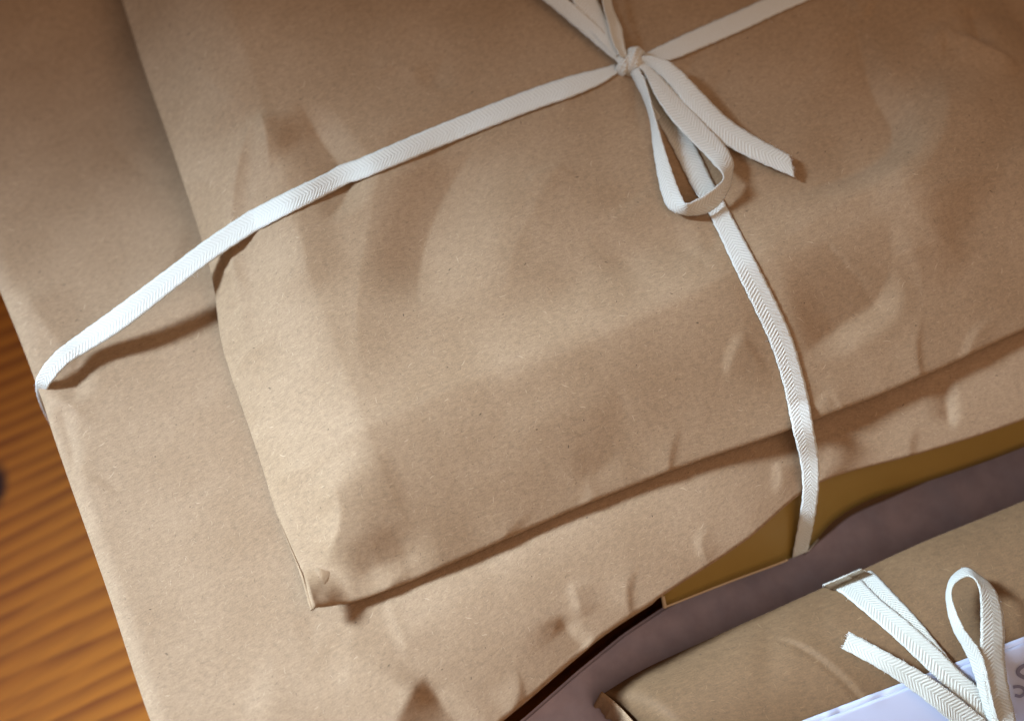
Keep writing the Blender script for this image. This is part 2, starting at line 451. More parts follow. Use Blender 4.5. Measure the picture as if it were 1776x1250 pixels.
# cardboard carton edge peeping out under the hem
def slab(name, quad_top, quad_bot, mat, parent, bevel=0.0):
    v = [Vector(p) for p in quad_top] + [Vector(p) for p in quad_bot]
    n = len(quad_top)
    f = [list(range(n)), list(range(2 * n - 1, n - 1, -1))]
    f += [[i, i + n, (i + 1) % n + n, (i + 1) % n][::-1] for i in range(n)]
    bm = bmesh.new(); bv = [bm.verts.new(p) for p in v]
    for q in f: bm.faces.new([bv[i] for i in q])
    bmesh.ops.recalc_face_normals(bm, faces=bm.faces)
    if bevel: bmesh.ops.bevel(bm, geom=bm.edges[:], offset=bevel, segments=2, affect='EDGES')
    me = bpy.data.meshes.new(name); bm.to_mesh(me); bm.free(); me.materials.append(mat)
    o = bpy.data.objects.new(name, me); COL.objects.link(o)
    if parent: o.parent = parent; o.matrix_parent_inverse = Matrix.Translation(parent.location).inverted()
    return o
NS = 60
cut = catmull(np.array([P(1153, 1052, 0.054), P(1260, 1010, 0.048), P(1376, 966, 0.042), P(1412, 940, 0.042), P(1450, 900, 0.044), P(1510, 866, 0.046), P(1580, 844, 0.046), P(1776, 775, 0.046), P(2090, 640, 0.046)]), NS)
hid = catmull(np.array([P(1144, 1000, 0.0685), P(1250, 930, 0.0685), P(1380, 850, 0.0690), P(1430, 815, 0.0690), P(1500, 795, 0.0690), P(1580, 768, 0.0690), P(1640, 748, 0.0690), P(1776, 706, 0.0690), P(2070, 580, 0.0690)]), NS)
pv, pf = [], []
for i in range(NS):
    for j in range(7):
        t = j / 6; pv.append(hid[i] * (1 - t) + cut[i] * t + np.array([0, 0, 0.002 * math.sin(math.pi * t)]))
for i in range(NS - 1):
    for j in range(6): k = i * 7 + j; pf.append((k, k + 1, k + 8, k + 7))
panel = mesh_obj('carton_panel', pv, pf, M['board'], lower)
panel['label'] = 'amber cardboard flap showing below the paper'
sm = panel.modifiers.new('thickness', 'SOLIDIFY'); sm.thickness = 0.0016; sm.offset = -1
a0, a1 = Vector(cut[0]), Vector(cut[20])
dirx = Vector((a1.x - a0.x, a1.y - a0.y, 0)).normalized(); inn = Vector((-dirx.y, dirx.x, 0))
# pale cut edges of the board
a_end = P(1372, 966, 0.046)
def rod(name, pts, r, mat, parent, k=6):
    pts = np.array(pts); v_, f_ = [], []
    t = np.gradient(pts, axis=0); t /= np.linalg.norm(t, axis=1)[:, None]
    for i, p in enumerate(pts):
        a = np.cross(t[i], (0, 0, 1)); a /= np.linalg.norm(a) + 1e-9; b = np.cross(a, t[i])
        for q in range(k):
            th_ = 2 * math.pi * q / k; v_.append(p + r * (a * math.cos(th_) + b * math.sin(th_)))
    for i in range(len(pts) - 1):
        for q in range(k): f_.append((i * k + q, i * k + (q + 1) % k, (i + 1) * k + (q + 1) % k, (i + 1) * k + q))
    return mesh_obj(name, v_, f_, mat, parent)
rod('cut_edge', [hid[0] * (1 - t) + cut[0] * t for t in np.linspace(0.45, 1, 10)], 0.0009, M['board_edge'], lower)
rod('cut_edge', [p for p in cut if p[0] < a_end.x], 0.0005, M['board_edge'], lower)
# lower fold of paper bulging below the panel on the right
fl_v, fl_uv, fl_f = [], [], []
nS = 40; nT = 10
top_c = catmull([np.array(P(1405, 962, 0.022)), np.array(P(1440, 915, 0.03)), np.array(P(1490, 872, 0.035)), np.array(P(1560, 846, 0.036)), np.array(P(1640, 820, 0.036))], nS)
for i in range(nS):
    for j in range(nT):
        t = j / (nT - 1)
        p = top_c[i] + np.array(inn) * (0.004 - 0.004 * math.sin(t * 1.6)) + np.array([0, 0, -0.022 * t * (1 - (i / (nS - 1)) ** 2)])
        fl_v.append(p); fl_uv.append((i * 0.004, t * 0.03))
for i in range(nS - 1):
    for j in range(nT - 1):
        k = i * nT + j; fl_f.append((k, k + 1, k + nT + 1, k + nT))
fl = mesh_obj('paper_fold', fl_v, fl_f, M['kraft_shaded'], lower, fl_uv)  # shade below the panel painted in with the darker kraft
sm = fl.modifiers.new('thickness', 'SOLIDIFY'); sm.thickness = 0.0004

# ------------------------------------------------------------------ mauve card between the parcels
def PM(px, py): return P(px, py, float(np.interp(px, (780, 2100), (0.046, -0.02))))
mq = [PM(780, 1340), PM(905, 1246), PM(1000, 1163), PM(1080, 1098), PM(1146, 1054), PM(1300, 965), PM(2000, 640), PM(2100, 1000), PM(1500, 1500), PM(900, 1500)]
mauve = slab('mauve_box', [tuple(p) for p in mq], [(p.x, p.y, -0.0695) for p in mq], M['mauve'], None, 0.0015)
tag(mauve, 'plain mauve box lying in the gap between the tied stack and the front parcel', 'box')

# ------------------------------------------------------------------ upper parcel
ZE = 0.0900
ZU = 0.1155
up = Sheet(bot=WL([(545, 1064), (650, 1030), (800, 968), (1000, 880), (1200, 802), (1376, 742), (1600, 652), (1776, 571), (2060, 450)], ZE),
           top=WL([(60, -480), (500, -640), (1560, -1000)], ZE),
           left=WL([(545, 1064), (525, 1000), (482, 895), (452, 800), (420, 705), (386, 600), (372, 500), (352, 420), (300, 262), (250, 120), (212, 0), (60, -480)], ZE),
           right=WL([(2060, 450), (1930, 270), (1776, 57), (1735, -2), (1600, -300), (1560, -1000)], ZE), nu=430, nv=400)
U, V = up.U, up.V
lf = prof(U, 0.042, 1.5); rt = prof(up.lu - U, 0.06, 2.0); bt = prof(V, 0.052, 1.4); tp = prof(up.lv - V, 0.06, 2.0)
up.z = ZE + (ZU - ZE) * (lf * rt * bt * tp)
Z = 0.114
def uw(*p): return WL(p, Z)
# left flank: creases
up.ridge(uw((446, 186), (412, 270), (396, 340), (392, 410), (410, 520), (412, 600)), 0.0026, 0.0075, 0.026, 0.9, (0.12, 0.3))
up.ridge(uw((300, 60), (380, 150), (445, 188)), 0.0020, 0.014, 0.022, 0.7, (0.4, 0.05))
up.ridge(uw((448, 190), (462, 235), (470, 300)), 0.0034, 0.014, 0.012, 0.95, (0.03, 0.5))
# dents behind the tape
up.ridge(uw((515, 175), (555, 235), (600, 305), (595, 350), (560, 400)), -0.0044, 0.012, 0.018, 0.7, (0.12, 0.2))
up.ridge(uw((480, 330), (520, 420), (540, 520)), 0.0024, 0.018, 0.018, 0.4)
# corner facet
up.ridge(uw((540, 800), (580, 850), (583, 890), (568, 925), (552, 962)), 0.0042, 0.026, 0.014, 0.9, (0.35, 0.35))
up.ridge(uw((590, 985), (650, 950), (760, 915)), -0.0024, 0.012, 0.014, 0.4, (0.3, 0.4))
up.ridge(uw((532, 1014), (575, 1022), (614, 1054)), 0.0016, 0.010, 0.0035, 0.95, (0.02, 0.02))
up.ridge(uw((548, 1030), (566, 1042), (600, 1054)), -0.0022, 0.006, 0.008, 0.6, (0.1, 0.2))
up.ridge(uw((498, 940), (525, 1003), (546, 1066)), 0.0085, 0.0135, 0.004, 0.8, (0.6, 0.0))
# soft swells across the middle
up.ridge(uw((850, 220), (780, 320), (735, 430), (720, 560)), -0.0042, 0.030, 0.022, 0.5, (0.2, 0.3))
up.ridge(uw((690, 180), (640, 400), (620, 560), (640, 700)), 0.0026, 0.03, 0.034, 0.6, (0.3, 0.3))
up.ridge(uw((1000, 240), (900, 420), (860, 560)), 0.0024, 0.03, 0.03, 0.5, (0.3, 0.3))
# the long light swell from lower middle to top right
up.ridge(uw((720, 720), (850, 670), (1000, 610), (1200, 520), (1450, 370), (1580, 290), (1640, 190), (1640, 70)), 0.0040, 0.028, 0.046, 0.5, (0.15, 0.2))
up.ridge(uw((1480, 40), (1512, 150), (1548, 225), (1530, 275), (1440, 318), (1330, 350)), -0.0040, 0.012, 0.034, 0.75, (0.2, 0.35))
up.ridge(uw((1040, 480), (1120, 430), (1220, 430)), -0.0018, 0.02, 0.02, 0.2)
# dents right of the hanging tape
up.ridge(uw((1552, 448), (1530, 500), (1470, 540), (1390, 600)), -0.0042, 0.012, 0.032, 0.6, (0.08, 0.4))
up.ridge(uw((1545, 445), (1600, 425), (1700, 420)), 0.0018, 0.016, 0.02, 0.6, (0.1, 0.5))
up.ridge(uw((1170, 452), (1215, 425), (1260, 440)), -0.0011, 0.010, 0.020, 0.6)
up.ridge(uw((1300, 570), (1280, 595), (1265, 640)), 0.0010, 0.022, 0.004, 0.8)
up.ridge(uw((890, 790), (925, 735), (1000, 705), (1090, 700)), 0.0008, 0.012, 0.030, 0.35)
up.ridge(uw((1440, 645), (1475, 675), (1490, 695)), 0.0010, 0.004, 0.020, 0.8)
# top right crumples
up.ridge(uw((1468, -20), (1486, 18), (1510, 34)), 0.0018, 0.024, 0.005, 0.9)
up.ridge(uw((1600, 90), (1640, 52), (1662, 90)), 0.0014, 0.006, 0.022, 0.9)
up.ridge(uw((1640, 60), (1700, 75), (1790, 100)), 0.0026, 0.008, 0.016, 0.9, (0.3, 0.1))
up.ridge(uw((1690, -10), (1706, 50), (1712, 72)), -0.003, 0.010, 0.010, 0.9)
up.ridge(uw((1500, 380), (1590, 310), (1635, 220), (1625, 110)), 0.0052, 0.020, 0.030, 0.4, (0.3, 0.3))
# pleats that run in from the edges
for pts, h_, wl_, wr_ in [
        (((384, 600), (430, 575), (480, 562)), 0.0010, 0.004, 0.012), (((352, 425), (395, 450), (425, 492)), 0.0012, 0.012, 0.004),
        (((372, 510), (400, 500), (432, 505)), -0.0011, 0.006, 0.010), (((455, 805), (500, 790), (545, 800)), 0.0009, 0.004, 0.014),
        (((300, 265), (350, 285), (392, 330)), 0.0010, 0.012, 0.004), (((640, 1035), (668, 985), (720, 945)), 0.0010, 0.012, 0.004),
        (((860, 942), (880, 890), (930, 850)), 0.0009, 0.016, 0.004), (((1010, 878), (1030, 830), (1020, 790)), 0.0008, 0.005, 0.014),
        (((1180, 812), (1170, 760), (1190, 700)), 0.0008, 0.014, 0.004), (((1500, 694), (1470, 650), (1425, 625)), 0.0010, 0.004, 0.014),
        (((1640, 635), (1610, 570), (1620, 510)), 0.0009, 0.014, 0.004), (((1700, 607), (1720, 540), (1770, 500)), 0.0008, 0.004, 0.014),
        (((640, 130), (690, 120), (760, 150)), 0.0007, 0.014, 0.004), (((900, 330), (960, 300), (1010, 320)), 0.0006, 0.004, 0.014)]:
    up.ridge(uw(*pts), h_, wl_, wr_, 1.0, (0.3, 0.6))
# the tape presses into the paper
up.ridge(uw((1090, 112), (900, 184), (750, 241), (606, 304), (505, 350), (420, 395)), -0.0012, 0.012, 0.012, 0.3, (0.1, 0.1))
up.ridge(uw((1120, 150), (1180, 280), (1300, 480), (1368, 620), (1395, 740)), -0.0010, 0.012, 0.012, 0.3, (0.1, 0.1))
up.crumple(24, 0.00050, 150, 0.00062, (0.010, 0.032), seed=12)
up.crumple(200, 0.00013, 0, 0, (0.004, 0.010), seed=19)
upper = empty('paper_parcel', (0, 0, ZL), 'smaller crumpled brown paper parcel on top of the stack, tied with the bow', 'parcel')
wrap(up, 'wrapper', M['kraft'], upper, [(-0.0002, -0.0008), (0.0006, -0.0014), (0.010, -0.004), (0.022, -0.0065)])
BU, BL = up.bvh(), low.bvh()

# pale rolled paper lip along the left edge at the corner tip
nl = 34
lip_c = np.stack([up.x[:nl, 0], up.y[:nl, 0], up.z[:nl, 0] + 0.0001], 1)
lip = rod('folded_lip', lip_c, 0.0006, M['kraft'], upper, 8)
up_uv = lip.data.uv_layers.new(name='UVMap')
for i in range(nl):
    f = 1.25 if i < 4 else 1 - 0.95 * (i / (nl - 1)) ** 1.5
    for q in range(8):
        v = lip.data.vertices[i * 8 + q]; v.co = Vector(lip_c[i]) + (v.co - Vector(lip_c[i])) * f
for lp in lip.data.loops:
    k = lp.vertex_index; up_uv.data[lp.index].uv = (0.1 + (k // 8) * 0.001, 0.1 + (k % 8) * 0.0006)

# ------------------------------------------------------------------ tape
def on(bv, px, py, lift):
    h, n = bcast(bv, px, py)
    if h is None: return None
    return np.array(h + Vector((0, 0, 1)) * lift)
def tape(name, A, B, mat, parent, n=140, cup=0.0, label=None, thick=0.00040, wav=0.00009, v0=0.0):
    """strip between two edge paths A and B (3-D points)"""
    AB = catmull(np.hstack([np.array(A), np.array(B)]), n)
    a, b = AB[:, :3], AB[:, 3:]
    g = np.random.default_rng(len(name) * 31 + n)
    s = np.concatenate([[0], np.cumsum(np.linalg.norm(np.diff((a + b) / 2, axis=0), axis=1))]) + v0
    wob = lambda k: wav * (np.sin(s * 900 * k + k) + 0.7 * np.sin(s * 2100 + 3 * k))[:, None]
    e = (b - a); e /= np.linalg.norm(e, axis=1)[:, None] + 1e-12
    a = a - e * wob(1.0); b = b + e * wob(1.3)
    t = np.gradient((a + b) / 2, axis=0); t /= np.linalg.norm(t, axis=1)[:, None] + 1e-12
    nrm = np.cross(e, t); nrm *= np.sign(nrm[:, 2:3] + 1e-9)
    K = 8; V_, UV_, F_ = [], [], []
    for j in range(K + 1):
        q = j / K
        V_.append(a * (1 - q) + b * q + nrm * cup * (4 * q * (1 - q)))
        UV_.append(np.stack([np.full(n, q), s], 1))
    V_ = np.stack(V_, 1).reshape(-1, 3); UV_ = np.stack(UV_, 1).reshape(-1, 2)
    for i in range(n - 1):
        for j in range(K):
            k = i * (K + 1) + j; F_.append((k, k + K + 1, k + K + 2, k + 1))
    o = mesh_obj(name, V_, F_, mat, parent, UV_)
    m = o.modifiers.new('thickness', 'SOLIDIFY'); m.thickness = thick; m.offset = 0
    if label: o['label'] = label
    return o
def P3(px, py, z): return np.array(P(px, py, z))

tie_loc = on(BU, 1095, 112, 0.0)
tie = empty('cotton_tape', tuple(tie_loc), 'white herringbone cotton tape tied in a bow around the two stacked parcels', 'ribbon')

def surf(bv, pairs, lift):
    pp = catmull(np.array(pairs, float), len(pairs) * 8)
    A, B = [], []
    for (ax, ay, bx, by) in pp:
        pa, pb = on(bv, ax, ay, lift), on(bv, bx, by, lift)
        pm = on(bv, (ax + bx) / 2, (ay + by) / 2, lift)
        dz = max(0, pm[2] - (pa[2] + pb[2]) / 2)
        A.append(pa + np.array([0, 0, dz])); B.append(pb + np.array([0, 0, dz]))
    # tape is stiff: it spans small hollows
    for L in (A, B):
        z = np.array([p[2] for p in L]); zs = z.copy()
        for _ in range(10): zs[1:-1] = np.maximum(z[1:-1], 0.25 * zs[:-2] + 0.5 * zs[1:-1] + 0.25 * zs[2:])
        for p, q in zip(L, zs): p[2] = q
    return A, B
# band to the left
A, B = surf(BU, [(1068, 114, 1072, 128), (1037, 123, 1042, 148), (985, 136, 992, 170), (900, 165, 905, 201), (750, 224, 757, 260), (600, 288, 608, 322), (500, 334, 511, 368), (430, 370, 444, 403)], 0.0008)
z0 = (A[-1][2] + B[-1][2]) / 2
for k, (ax, ay, bx, by) in enumerate([(355, 418, 373, 448), (290, 467, 310, 496), (200, 534, 222, 565), (135, 581, 158, 606)]):
    t = (k + 1) / 4.0; z = z0 * (1 - t) + 0.0895 * t
    A.append(P3(ax, ay, z)); B.append(P3(bx, by, z))
for ax, ay, bx, by, z in [(94, 613, 119, 630, 0.0890), (67, 648, 92, 660, 0.0865), (62, 674, 82, 680, 0.080), (72, 706, 92, 709, 0.055), (88, 735, 106, 740, 0.02)]:
    A.append(P3(ax, ay, z)); B.append(P3(bx, by, z))
tape('band', A, B, M['twill'], tie, n=300)
# band to the right
A, B = surf(BU, [(1112, 99, 1116, 112), (1138, 86, 1148, 108), (1163, 74, 1175, 103), (1220, 48, 1232, 79), (1284, 20, 1298, 50), (1340, -6, 1355, 23), (1430, -48, 1447, -17), (1560, -108, 1580, -76), (1640, -140, 1660, -110)], 0.0008)
tape('band', A, B, M['twill'], tie, n=180)
# band hanging down over both front edges
A, B = surf(BU, [(1104, 130, 1114, 126), (1118, 163, 1142, 152), (1138, 205, 1172, 196), (1168, 262, 1203, 250), (1201, 328, 1236, 318), (1228, 371, 1257, 356), (1280, 480, 1316, 466), (1332, 589, 1368, 574), (1357, 664, 1393, 655), (1366, 706, 1403, 697)], 0.0008)
z0 = A[-1][2]
for ax, ay, bx, by, z in [(1376, 750, 1411, 742, z0 - 0.003), (1388, 800, 1420, 794, 0.0835), (1392, 848, 1420, 846, 0.0765), (1387, 893, 1414, 893, 0.0665), (1376, 955, 1403, 945, 0.0490), (1375, 966, 1402, 955, 0.044), (1384, 958, 1410, 946, 0.036), (1396, 946, 1420, 934, 0.030)]:
    A.append(P3(ax, ay, z)); B.append(P3(bx, by, z))
tape('band', A, B, M['twill'], tie, n=300)

def lifted(stations, base=None):
    """stations: ax, ay, lift_a, bx, by, lift_b (lift in mm above the top parcel)"""
    A, B = [], []
    for ax, ay, la, bx, by, lb in stations:
        for L, x, y, l in ((A, ax, ay, la), (B, bx, by, lb)):
            h, n = bcast(base or BU, x, y)
            z = (h.z if h is not None else (ZU if base is None else ZS - 0.012)) + l / 1000
            L.append(P3(x, y, z))
    return A, B
# front loop
A, B = lifted([(1096, 124, 5, 1108, 118, 7), (1106, 150, 4, 1120, 143, 8), (1119, 180, 3, 1129, 176, 9), (1128, 212, 3, 1138, 210, 9), (1134, 265, 3, 1154, 262, 7),
               (1146, 330, 3, 1173, 318, 7), (1160, 362, 3, 1184, 344, 8), (1186, 373, 3, 1190, 353, 9.5), (1218, 372, 3, 1208, 346, 10), (1245, 357, 3, 1235, 329, 10.5), (1264, 328, 4, 1254, 311, 10.5),
               (1271, 298, 5, 1250, 297, 10), (1270, 275, 6, 1240, 288, 9), (1252, 246, 6, 1226, 272, 7), (1218, 210, 6, 1192, 238, 7), (1188, 179, 6, 1163, 206, 7), (1153, 141, 6, 1136, 166, 7), (1126, 114, 5, 1118, 128, 6), (1108, 106, 5, 1104, 116, 5)])
tape('bow_loop', A, B, M['twill'], tie, n=260, cup=0.0003)
# front tail
A, B = lifted([(1104, 102, 6, 1104, 112, 5), (1124, 97, 8, 1120, 112, 5), (1156, 105, 9, 1146, 132, 6), (1185, 127, 9, 1170, 158, 6), (1210, 153, 8, 1190, 184, 6), (1262, 205, 6, 1238, 236, 5), (1315, 240, 5, 1292, 270, 4), (1369, 269, 4, 1378, 308, 3.5)])
tape('bow_tail', A, B, M['twill'], tie, n=150, cup=0.0006)
# second strand behind the front loop (thin, on edge)
A, B = lifted([(1094, 128, 3, 1103, 126, 6), (1108, 156, 2, 1114, 152, 6), (1124, 182, 2, 1128, 178, 6), (1136, 210, 1.5, 1146, 204, 3)])
tape('bow_strand', A, B, M['twill'], tie, n=60)
# back loop and tail, running out at the top
A, B = lifted([(1078, 114, 4, 1082, 98, 6), (1062, 101, 4, 1070, 82, 6), (1041, 84, 4, 1052, 60, 7), (1006, 54, 4, 1022, 32, 8), (968, 22, 5, 988, 2, 9), (935, -6, 6, 955, -26, 10), (895, -50, 7, 920, -60, 12),
               (880, -110, 8, 915, -105, 13), (920, -150, 8, 945, -120, 13), (985, -110, 7, 960, -85, 12), (1018, -40, 7, 982, -25, 10), (1036, 0, 7, 996, 8, 8), (1052, 32, 7, 1016, 44, 6), (1066, 62, 7, 1042, 74, 6), (1080, 92, 6, 1068, 100, 5)])
tape('bow_loop', A, B, M['twill'], tie, n=240, cup=0.0004)
A, B = lifted([(1088, 98, 6, 1076, 98, 8), (1082, 72, 6, 1062, 72, 9), (1078, 48, 6, 1054, 40, 9.5), (1066, 22, 5, 1047, 14, 10), (1060, -4, 5, 1044, -4, 10), (1068, -40, 4, 1040, -44, 8), (1080, -90, 3, 1045, -96, 5)])
tape('bow_tail', A, B, M['twill'], tie, n=110, cup=-0.0005)

# knot: short wraps of crumpled tape over a core
def knot(name, cpt, parent, mat, wraps, core):
    V_, F_, UV_ = [], [], []
    def add(vv, ff, uu):
        o = len(V_); V_.extend(vv); UV_.extend(uu); F_.extend([tuple(i + o for i in q) for q in ff])
    for (dx, dy, dz, ang, rl, rh, wd, puck) in wraps:
        ca, sa = math.cos(ang), math.sin(ang); nA, nB = 22, 10
        vv, uu, ff = [], [], []
        for i in range(nA + 1):
            th = math.pi * (-0.15 + 1.3 * i / nA)
            for j in range(nB + 1):
                q = j / nB - 0.5
                bul = 1 - (2 * q) ** 2 * 0.35 + puck * math.sin(q * 19 + th * 0.8)
                lx = -rl * math.cos(th) * (0.85 + 0.15 * bul); lz = rh * math.sin(th) * bul
                ly = q * wd * (1 + 0.12 * math.sin(th * 3))
                vv.append(cpt + np.array([dx + lx * ca - ly * sa, dy + lx * sa + ly * ca, dz + lz])); uu.append((q + 0.5, th * rl))
        for i in range(nA):
            for j in range(nB):
                k = i * (nB + 1) + j; ff.append((k, k + 1, k + nB + 2, k + nB + 1))
        add(vv, ff, uu)
    o = mesh_obj(name, V_, F_, mat, parent, UV_)
    m = o.modifiers.new('thickness', 'SOLIDIFY'); m.thickness = 0.0005
    return o
kc = on(BU, 1096, 114, 0.001)
knot('knot', kc, tie, M['twill'], [
    (0.0006, 0.0002, 0.000, 1.25, 0.0056, 0.0072, 0.0060, 0.08),
    (-0.0026, -0.0012, 0.000, 0.95, 0.0042, 0.0052, 0.0042, 0.12),
    (0.0008, 0.0030, 0.0005, 0.35, 0.0034, 0.0056, 0.0040, 0.12),
    (0.0022, -0.0014, 0.000, 2.1, 0.0040, 0.0048, 0.0040, 0.12)], None)

# ------------------------------------------------------------------ small parcel at the right front
ZS = 0.070
sm_ = Sheet(bot=WL([(1250, 1420), (1500, 1390), (1800, 1280), (2200, 1120)], ZS - 0.022),
            top=WL([(1046, 1202), (1120, 1158), (1250, 1098), (1450, 1008), (1600, 940), (1776, 868), (2200, 690)], ZS - 0.022),
            left=WL([(1250, 1420), (1165, 1318), (1106, 1254), (1076, 1224), (1046, 1202)], ZS - 0.022),
            right=WL([(2200, 1120), (2250, 950), (2200, 690)], ZS - 0.022), nu=260, nv=160)
U, V = sm_.U, sm_.V
lf = prof(U, 0.008, 2.2); rt = prof(sm_.lu - U, 0.02, 2.2); bt = prof(V, 0.05, 2.2); tp = prof(sm_.lv - V, 0.040, 2.8)
sm_.z = ZS - 0.022 + 0.024 * (np.minimum(lf, rt) ** 0.6 * bt * tp)
sm_.ridge(WL([(1340, 1092), (1395, 1122), (1450, 1168), (1495, 1210)], ZS - 0.004), 0.0010, 0.010, 0.0024, 0.98, (0.3, 0.0))
sm_.ridge(WL([(1338, 1094), (1393, 1124), (1448, 1170), (1493, 1212)], ZS - 0.004), -0.0010, 0.0020, 0.0030, 0.95, (0.3, 0.0))
sm_.crumple(50, 0.0004, 14, 0.0003, (0.010, 0.03), seed=31)
small = empty('paper_parcel', tuple(P(1500, 1300, 0.0)), 'brown paper parcel with a creased rounded edge in the lower right corner', 'parcel')
wrap(sm_, 'wrapper', M['kraft_shaded'], small, [(-0.0004, -0.004), (0.001, -0.012), (0.004, -0.022), (0.008, -0.026)])
BS = sm_.bvh()
# gathered paper end
ev, eu, ef = [], [], []
g = np.random.default_rng(5)
ec = catmull([np.array(P(1044, 1198, ZS - 0.021)), np.array(P(1074, 1223, ZS - 0.019)), np.array(P(1103, 1254, ZS - 0.018)), np.array(P(1162, 1320, ZS - 0.020))], 40)
et = np.gradient(ec, axis=0); et /= np.linalg.norm(et, axis=1)[:, None]
eo = np.stack([et[:, 1], -et[:, 0], 0 * et[:, 0]], 1); eo *= np.sign(-eo[:, :1])
for i in range(40):
    for j in range(10):
        q = j / 9
        ev.append(ec[i] + eo[i] * (0.0006 + 0.0030 * math.sin(q * 3.1) + 0.0010 * math.sin(i * 0.8 + q * 4) * q + 0.0006 * math.sin(i * 1.9) * q) + np.array([0, 0, 0.0008 - 0.030 * q])); eu.append((i * 0.0015, q * 0.03))
for i in range(39):
    for j in range(9): k = i * 10 + j; ef.append((k, k + 1, k + 11, k + 10))
endp = mesh_obj('end_flap', ev, ef, M['kraft'], small, eu); endp['label'] = 'pale crumpled paper end of the parcel'
endp.modifiers.new('thickness', 'SOLIDIFY').thickness = 0.0005

# ------------------------------------------------------------------ white label
def mat_label():
    a = NT('white_label')
    uv = a.n('ShaderNodeTexCoord').outputs['Object']
    a.b.inputs['Base Color'].default_value = (0.41, 0.42, 0.51, 1)
    a.b.inputs['Roughness'].default_value = 0.32
    a.b.inputs['Coat Weight'].default_value = 0.5; a.b.inputs['Coat Roughness'].default_value = 0.15
    a.l(a.bump(a.noise(uv, 55, 2, 0.5, 0.8), 0.7, 0.004), a.b.inputs['Normal'])
    return a.m
M['label'] = mat_label()
lab = empty('address_label', tuple(on(BS, 1700, 1240, 0.001)), 'white plastic sleeved card with grey handwriting on the lower right parcel', 'label')
def drape(name, pts, lift, mat, parent, nu_=60, nv_=40):
    q = [np.array(p, float) for p in pts]; v_, u_, f_ = [], [], []
    for i in range(nu_):
        for j in range(nv_):
            s_, t_ = i / (nu_ - 1), j / (nv_ - 1)
            p = q[0] * (1 - s_) * (1 - t_) + q[1] * s_ * (1 - t_) + q[2] * s_ * t_ + q[3] * (1 - s_) * t_
            h = BS.ray_cast(Vector((p[0], p[1], 0.3)), Vector((0, 0, -1)))[0]
            z = (h.z if h is not None else ZS - 0.01) + lift
            v_.append((p[0], p[1], z)); u_.append((s_, t_))
    for i in range(nu_ - 1):
        for j in range(nv_ - 1): k = i * nv_ + j; f_.append((k, k + nv_, k + nv_ + 1, k + 1))
    o = mesh_obj(name, v_, f_, mat, parent, u_)
    m = o.modifiers.new('thickness', 'SOLIDIFY'); m.thickness = 0.0004; m.offset = -1
    return o
zz = ZS
c0 = on(BS, 1392, 1249, 0)[:2]; c1 = on(BS, 1775, 1104, 0)[:2]
ldir = (c1 - c0) / np.linalg.norm(c1 - c0); ln_ = np.array([ldir[1], -ldir[0]])
c0b = c0 - ldir * 0.02; c1b = c0 + ldir * 0.16
drape('sleeve', [c0b, c1b, c1b + ln_ * 0.055, c0b + ln_ * 0.055], 0.0009, M['label'], lab)
i0 = c0b + ln_ * 0.0022 + ldir * 0.002; i1 = c1b + ln_ * 0.0022 - ldir * 0.002
drape('card', [i0, i1, i1 + ln_ * 0.05, i0 + ln_ * 0.05], 0.0015, plain('label_card', (0.40, 0.41, 0.50, 1), 0.28, 0.5).m, lab)
# pen strokes
ink = plain('grey_pen', (0.17, 0.16, 0.22, 1), 0.6).m
def stroke(pts, wpx=10):
    c = catmull(np.array(pts, float), 26)
    t = np.gradient(c, axis=0); t /= np.linalg.norm(t, axis=1)[:, None]
    nn = np.stack([-t[:, 1], t[:, 0]], 1) * wpx / 2
    v_, f_ = [], []
    for i in range(26):
        for sg in (1, -1):
            x, y = c[i] + nn[i] * sg
            p = on(BS, x, y, 0)
            if p is None: p = P3(x, y, ZS - 0.004)
            v_.append(tuple(p + np.array([0, 0, 0.0023])))
    for i in range(25): f_.append((2 * i, 2 * i + 1, 2 * i + 3, 2 * i + 2))
    mesh_obj('handwriting', v_, f_, ink, lab)
stroke([(1778, 1153), (1766, 1160), (1762, 1168), (1768, 1174), (1780, 1180), (1788, 1190)], 7)
stroke([(1754, 1193), (1764, 1192), (1772, 1196), (1773, 1204), (1766, 1209), (1757, 1207)], 5.5)
stroke([(1693, 1190), (1697, 1195), (1703, 1200)], 4)

# ------------------------------------------------------------------ tape of the small parcel
tie2 = empty('cotton_tape', tuple(on(BS, 1690, 1240, 0.003)), 'cream herringbone cotton tape with upright loop over the white card', 'ribbon')
A, B = lifted([(1434, 1026, -30, 1480, 1006, -30), (1427, 1014, -2, 1471, 996, -2), (1438, 1021, 0.3, 1480, 1003, 0.3), (1455, 1025, 0.8, 1490, 1002, 0.8), (1496, 1058, 1, 1524, 1036, 1), (1544, 1099, 1.2, 1572, 1075, 1.2), (1592, 1144, 2, 1622, 1120, 2), (1640, 1190, 4, 1668, 1166, 4), (1695, 1236, 6, 1718, 1212, 6), (1740, 1290, 7, 1752, 1278, 7)], BS)
tape('band', A, B, M['twill_cream'], tie2, n=150)
A, B = lifted([(1468, 1012, -30, 1502, 996, -30), (1460, 1000, -2, 1494, 986, -2), (1470, 1005, 0.1, 1503, 991, 0.1), (1480, 1004, 0.3, 1514, 992, 0.3), (1520, 1040, 0.4, 1548, 1027, 0.4), (1562, 1083, 0.6, 1594, 1076, 0.6), (1602, 1126, 1.3, 1632, 1123, 1.3), (1640, 1172, 3, 1666, 1164, 3), (1690, 1222, 5, 1712, 1206, 5)], BS)
tape('band', A, B, M['twill_cream'], tie2, n=140)
A, B = lifted([(1461, 1124, 5, 1474, 1096, 6), (1525, 1159, 6, 1536, 1129, 7), (1582, 1197, 6.5, 1596, 1163, 7.5), (1628, 1233, 7, 1645, 1196, 8), (1680, 1278, 7, 1700, 1240, 8), (1735, 1310, 7, 1748, 1282, 8)], BS)
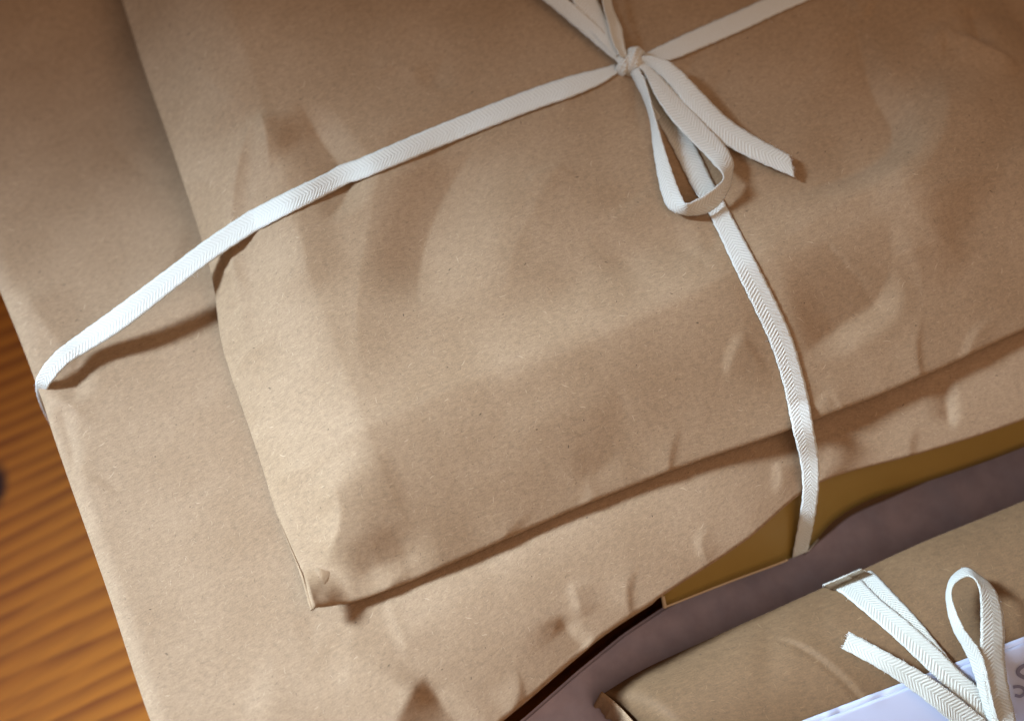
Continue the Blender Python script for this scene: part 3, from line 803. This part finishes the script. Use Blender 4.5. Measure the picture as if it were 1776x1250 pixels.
tape('bow_tail', A, B, M['twill_cream'], tie2, n=130, cup=0.0003)
A, B = lifted([(1745, 1300, 6, 1752, 1285, 9), (1714, 1250, 7, 1728, 1236, 11), (1683, 1149, 9, 1705, 1140, 14), (1652, 1088, 11, 1672, 1090, 16), (1641, 1040, 12, 1653, 1046, 17), (1645, 1010, 13, 1651, 1021, 18), (1658, 992, 13, 1662, 1006, 18.5), (1678, 984, 13, 1680, 999, 18.5), (1700, 998, 12, 1692, 1006, 18.5), (1722, 1017, 12, 1699, 1024, 17.5), (1736, 1048, 12, 1701, 1054, 16), (1742, 1090, 11, 1701, 1094, 14), (1742, 1135, 10, 1701, 1140, 13), (1749, 1190, 9, 1708, 1196, 11), (1760, 1240, 8, 1720, 1246, 10), (1772, 1300, 7, 1740, 1304, 9)], BS)
tape('bow_loop', A, B, M['twill_cream'], tie2, n=260, cup=0.0002)

# ------------------------------------------------------------------ loose cotton threads on the tape edges
def fray(obj, parent, ends, n_edge, seed):
    g = np.random.default_rng(seed); me = obj.data; K1 = 9; n = len(me.vertices) // K1
    co_ = np.empty(len(me.vertices) * 3); me.vertices.foreach_get('co', co_); co_ = co_.reshape(n, K1, 3)
    V_, F_ = [], []
    def hair(p, d, L, r):
        k = g.normal(size=3) * 0.5; o = len(V_)
        for i in range(4):
            t = i / 3; c = p + d * L * t + k * L * t * t * 0.6
            for q in range(3):
                a = 2.094 * q; V_.append(c + r * (1 - 0.5 * t) * np.array([math.cos(a), math.sin(a), 0.6 * math.sin(a + 1)]))
        for i in range(3):
            for q in range(3): F_.append((o + i * 3 + q, o + i * 3 + (q + 1) % 3, o + (i + 1) * 3 + (q + 1) % 3, o + (i + 1) * 3 + q))
    for e in ends:
        i0, i1 = (0, 1) if e == 0 else (n - 1, n - 2)
        d = co_[i0].mean(0) - co_[i1].mean(0); d /= np.linalg.norm(d)
        for _ in range(26):
            t = g.uniform(0, 8); j = int(min(t, 7)); p = co_[i0, j] * (1 - (t - j)) + co_[i0, j + 1] * (t - j)
            hair(p, d + g.normal(size=3) * 0.25, g.uniform(0.0003, 0.0010), 0.00007)
    for _ in range(n_edge):
        i = g.integers(2, n - 2); sd_ = g.integers(0, 2); p = co_[i, 0 if sd_ == 0 else 8]; d = p - co_[i, 4]; d /= np.linalg.norm(d)
        hair(p, d * 0.8 + g.normal(size=3) * 0.5, g.uniform(0.0003, 0.0010), 0.00004)
    o = mesh_obj('loose_threads', V_, F_, M['thread'], parent); o['kind'] = 'stuff'
M['thread'] = plain('cotton_thread', (0.84, 0.81, 0.74, 1), 0.9, 0.2).m
for par in (tie, tie2):
    for k, ch in enumerate(list(par.children)):
        nm = ch.name.split('.')[0]
        if nm not in ('band', 'bow_loop', 'bow_tail'): continue
        mi = Matrix.Translation(par.location)
        fray(ch, par, ([1] if par is tie else [0]) if nm == 'bow_tail' else [], 40 if nm == 'band' else 22, 50 + k)
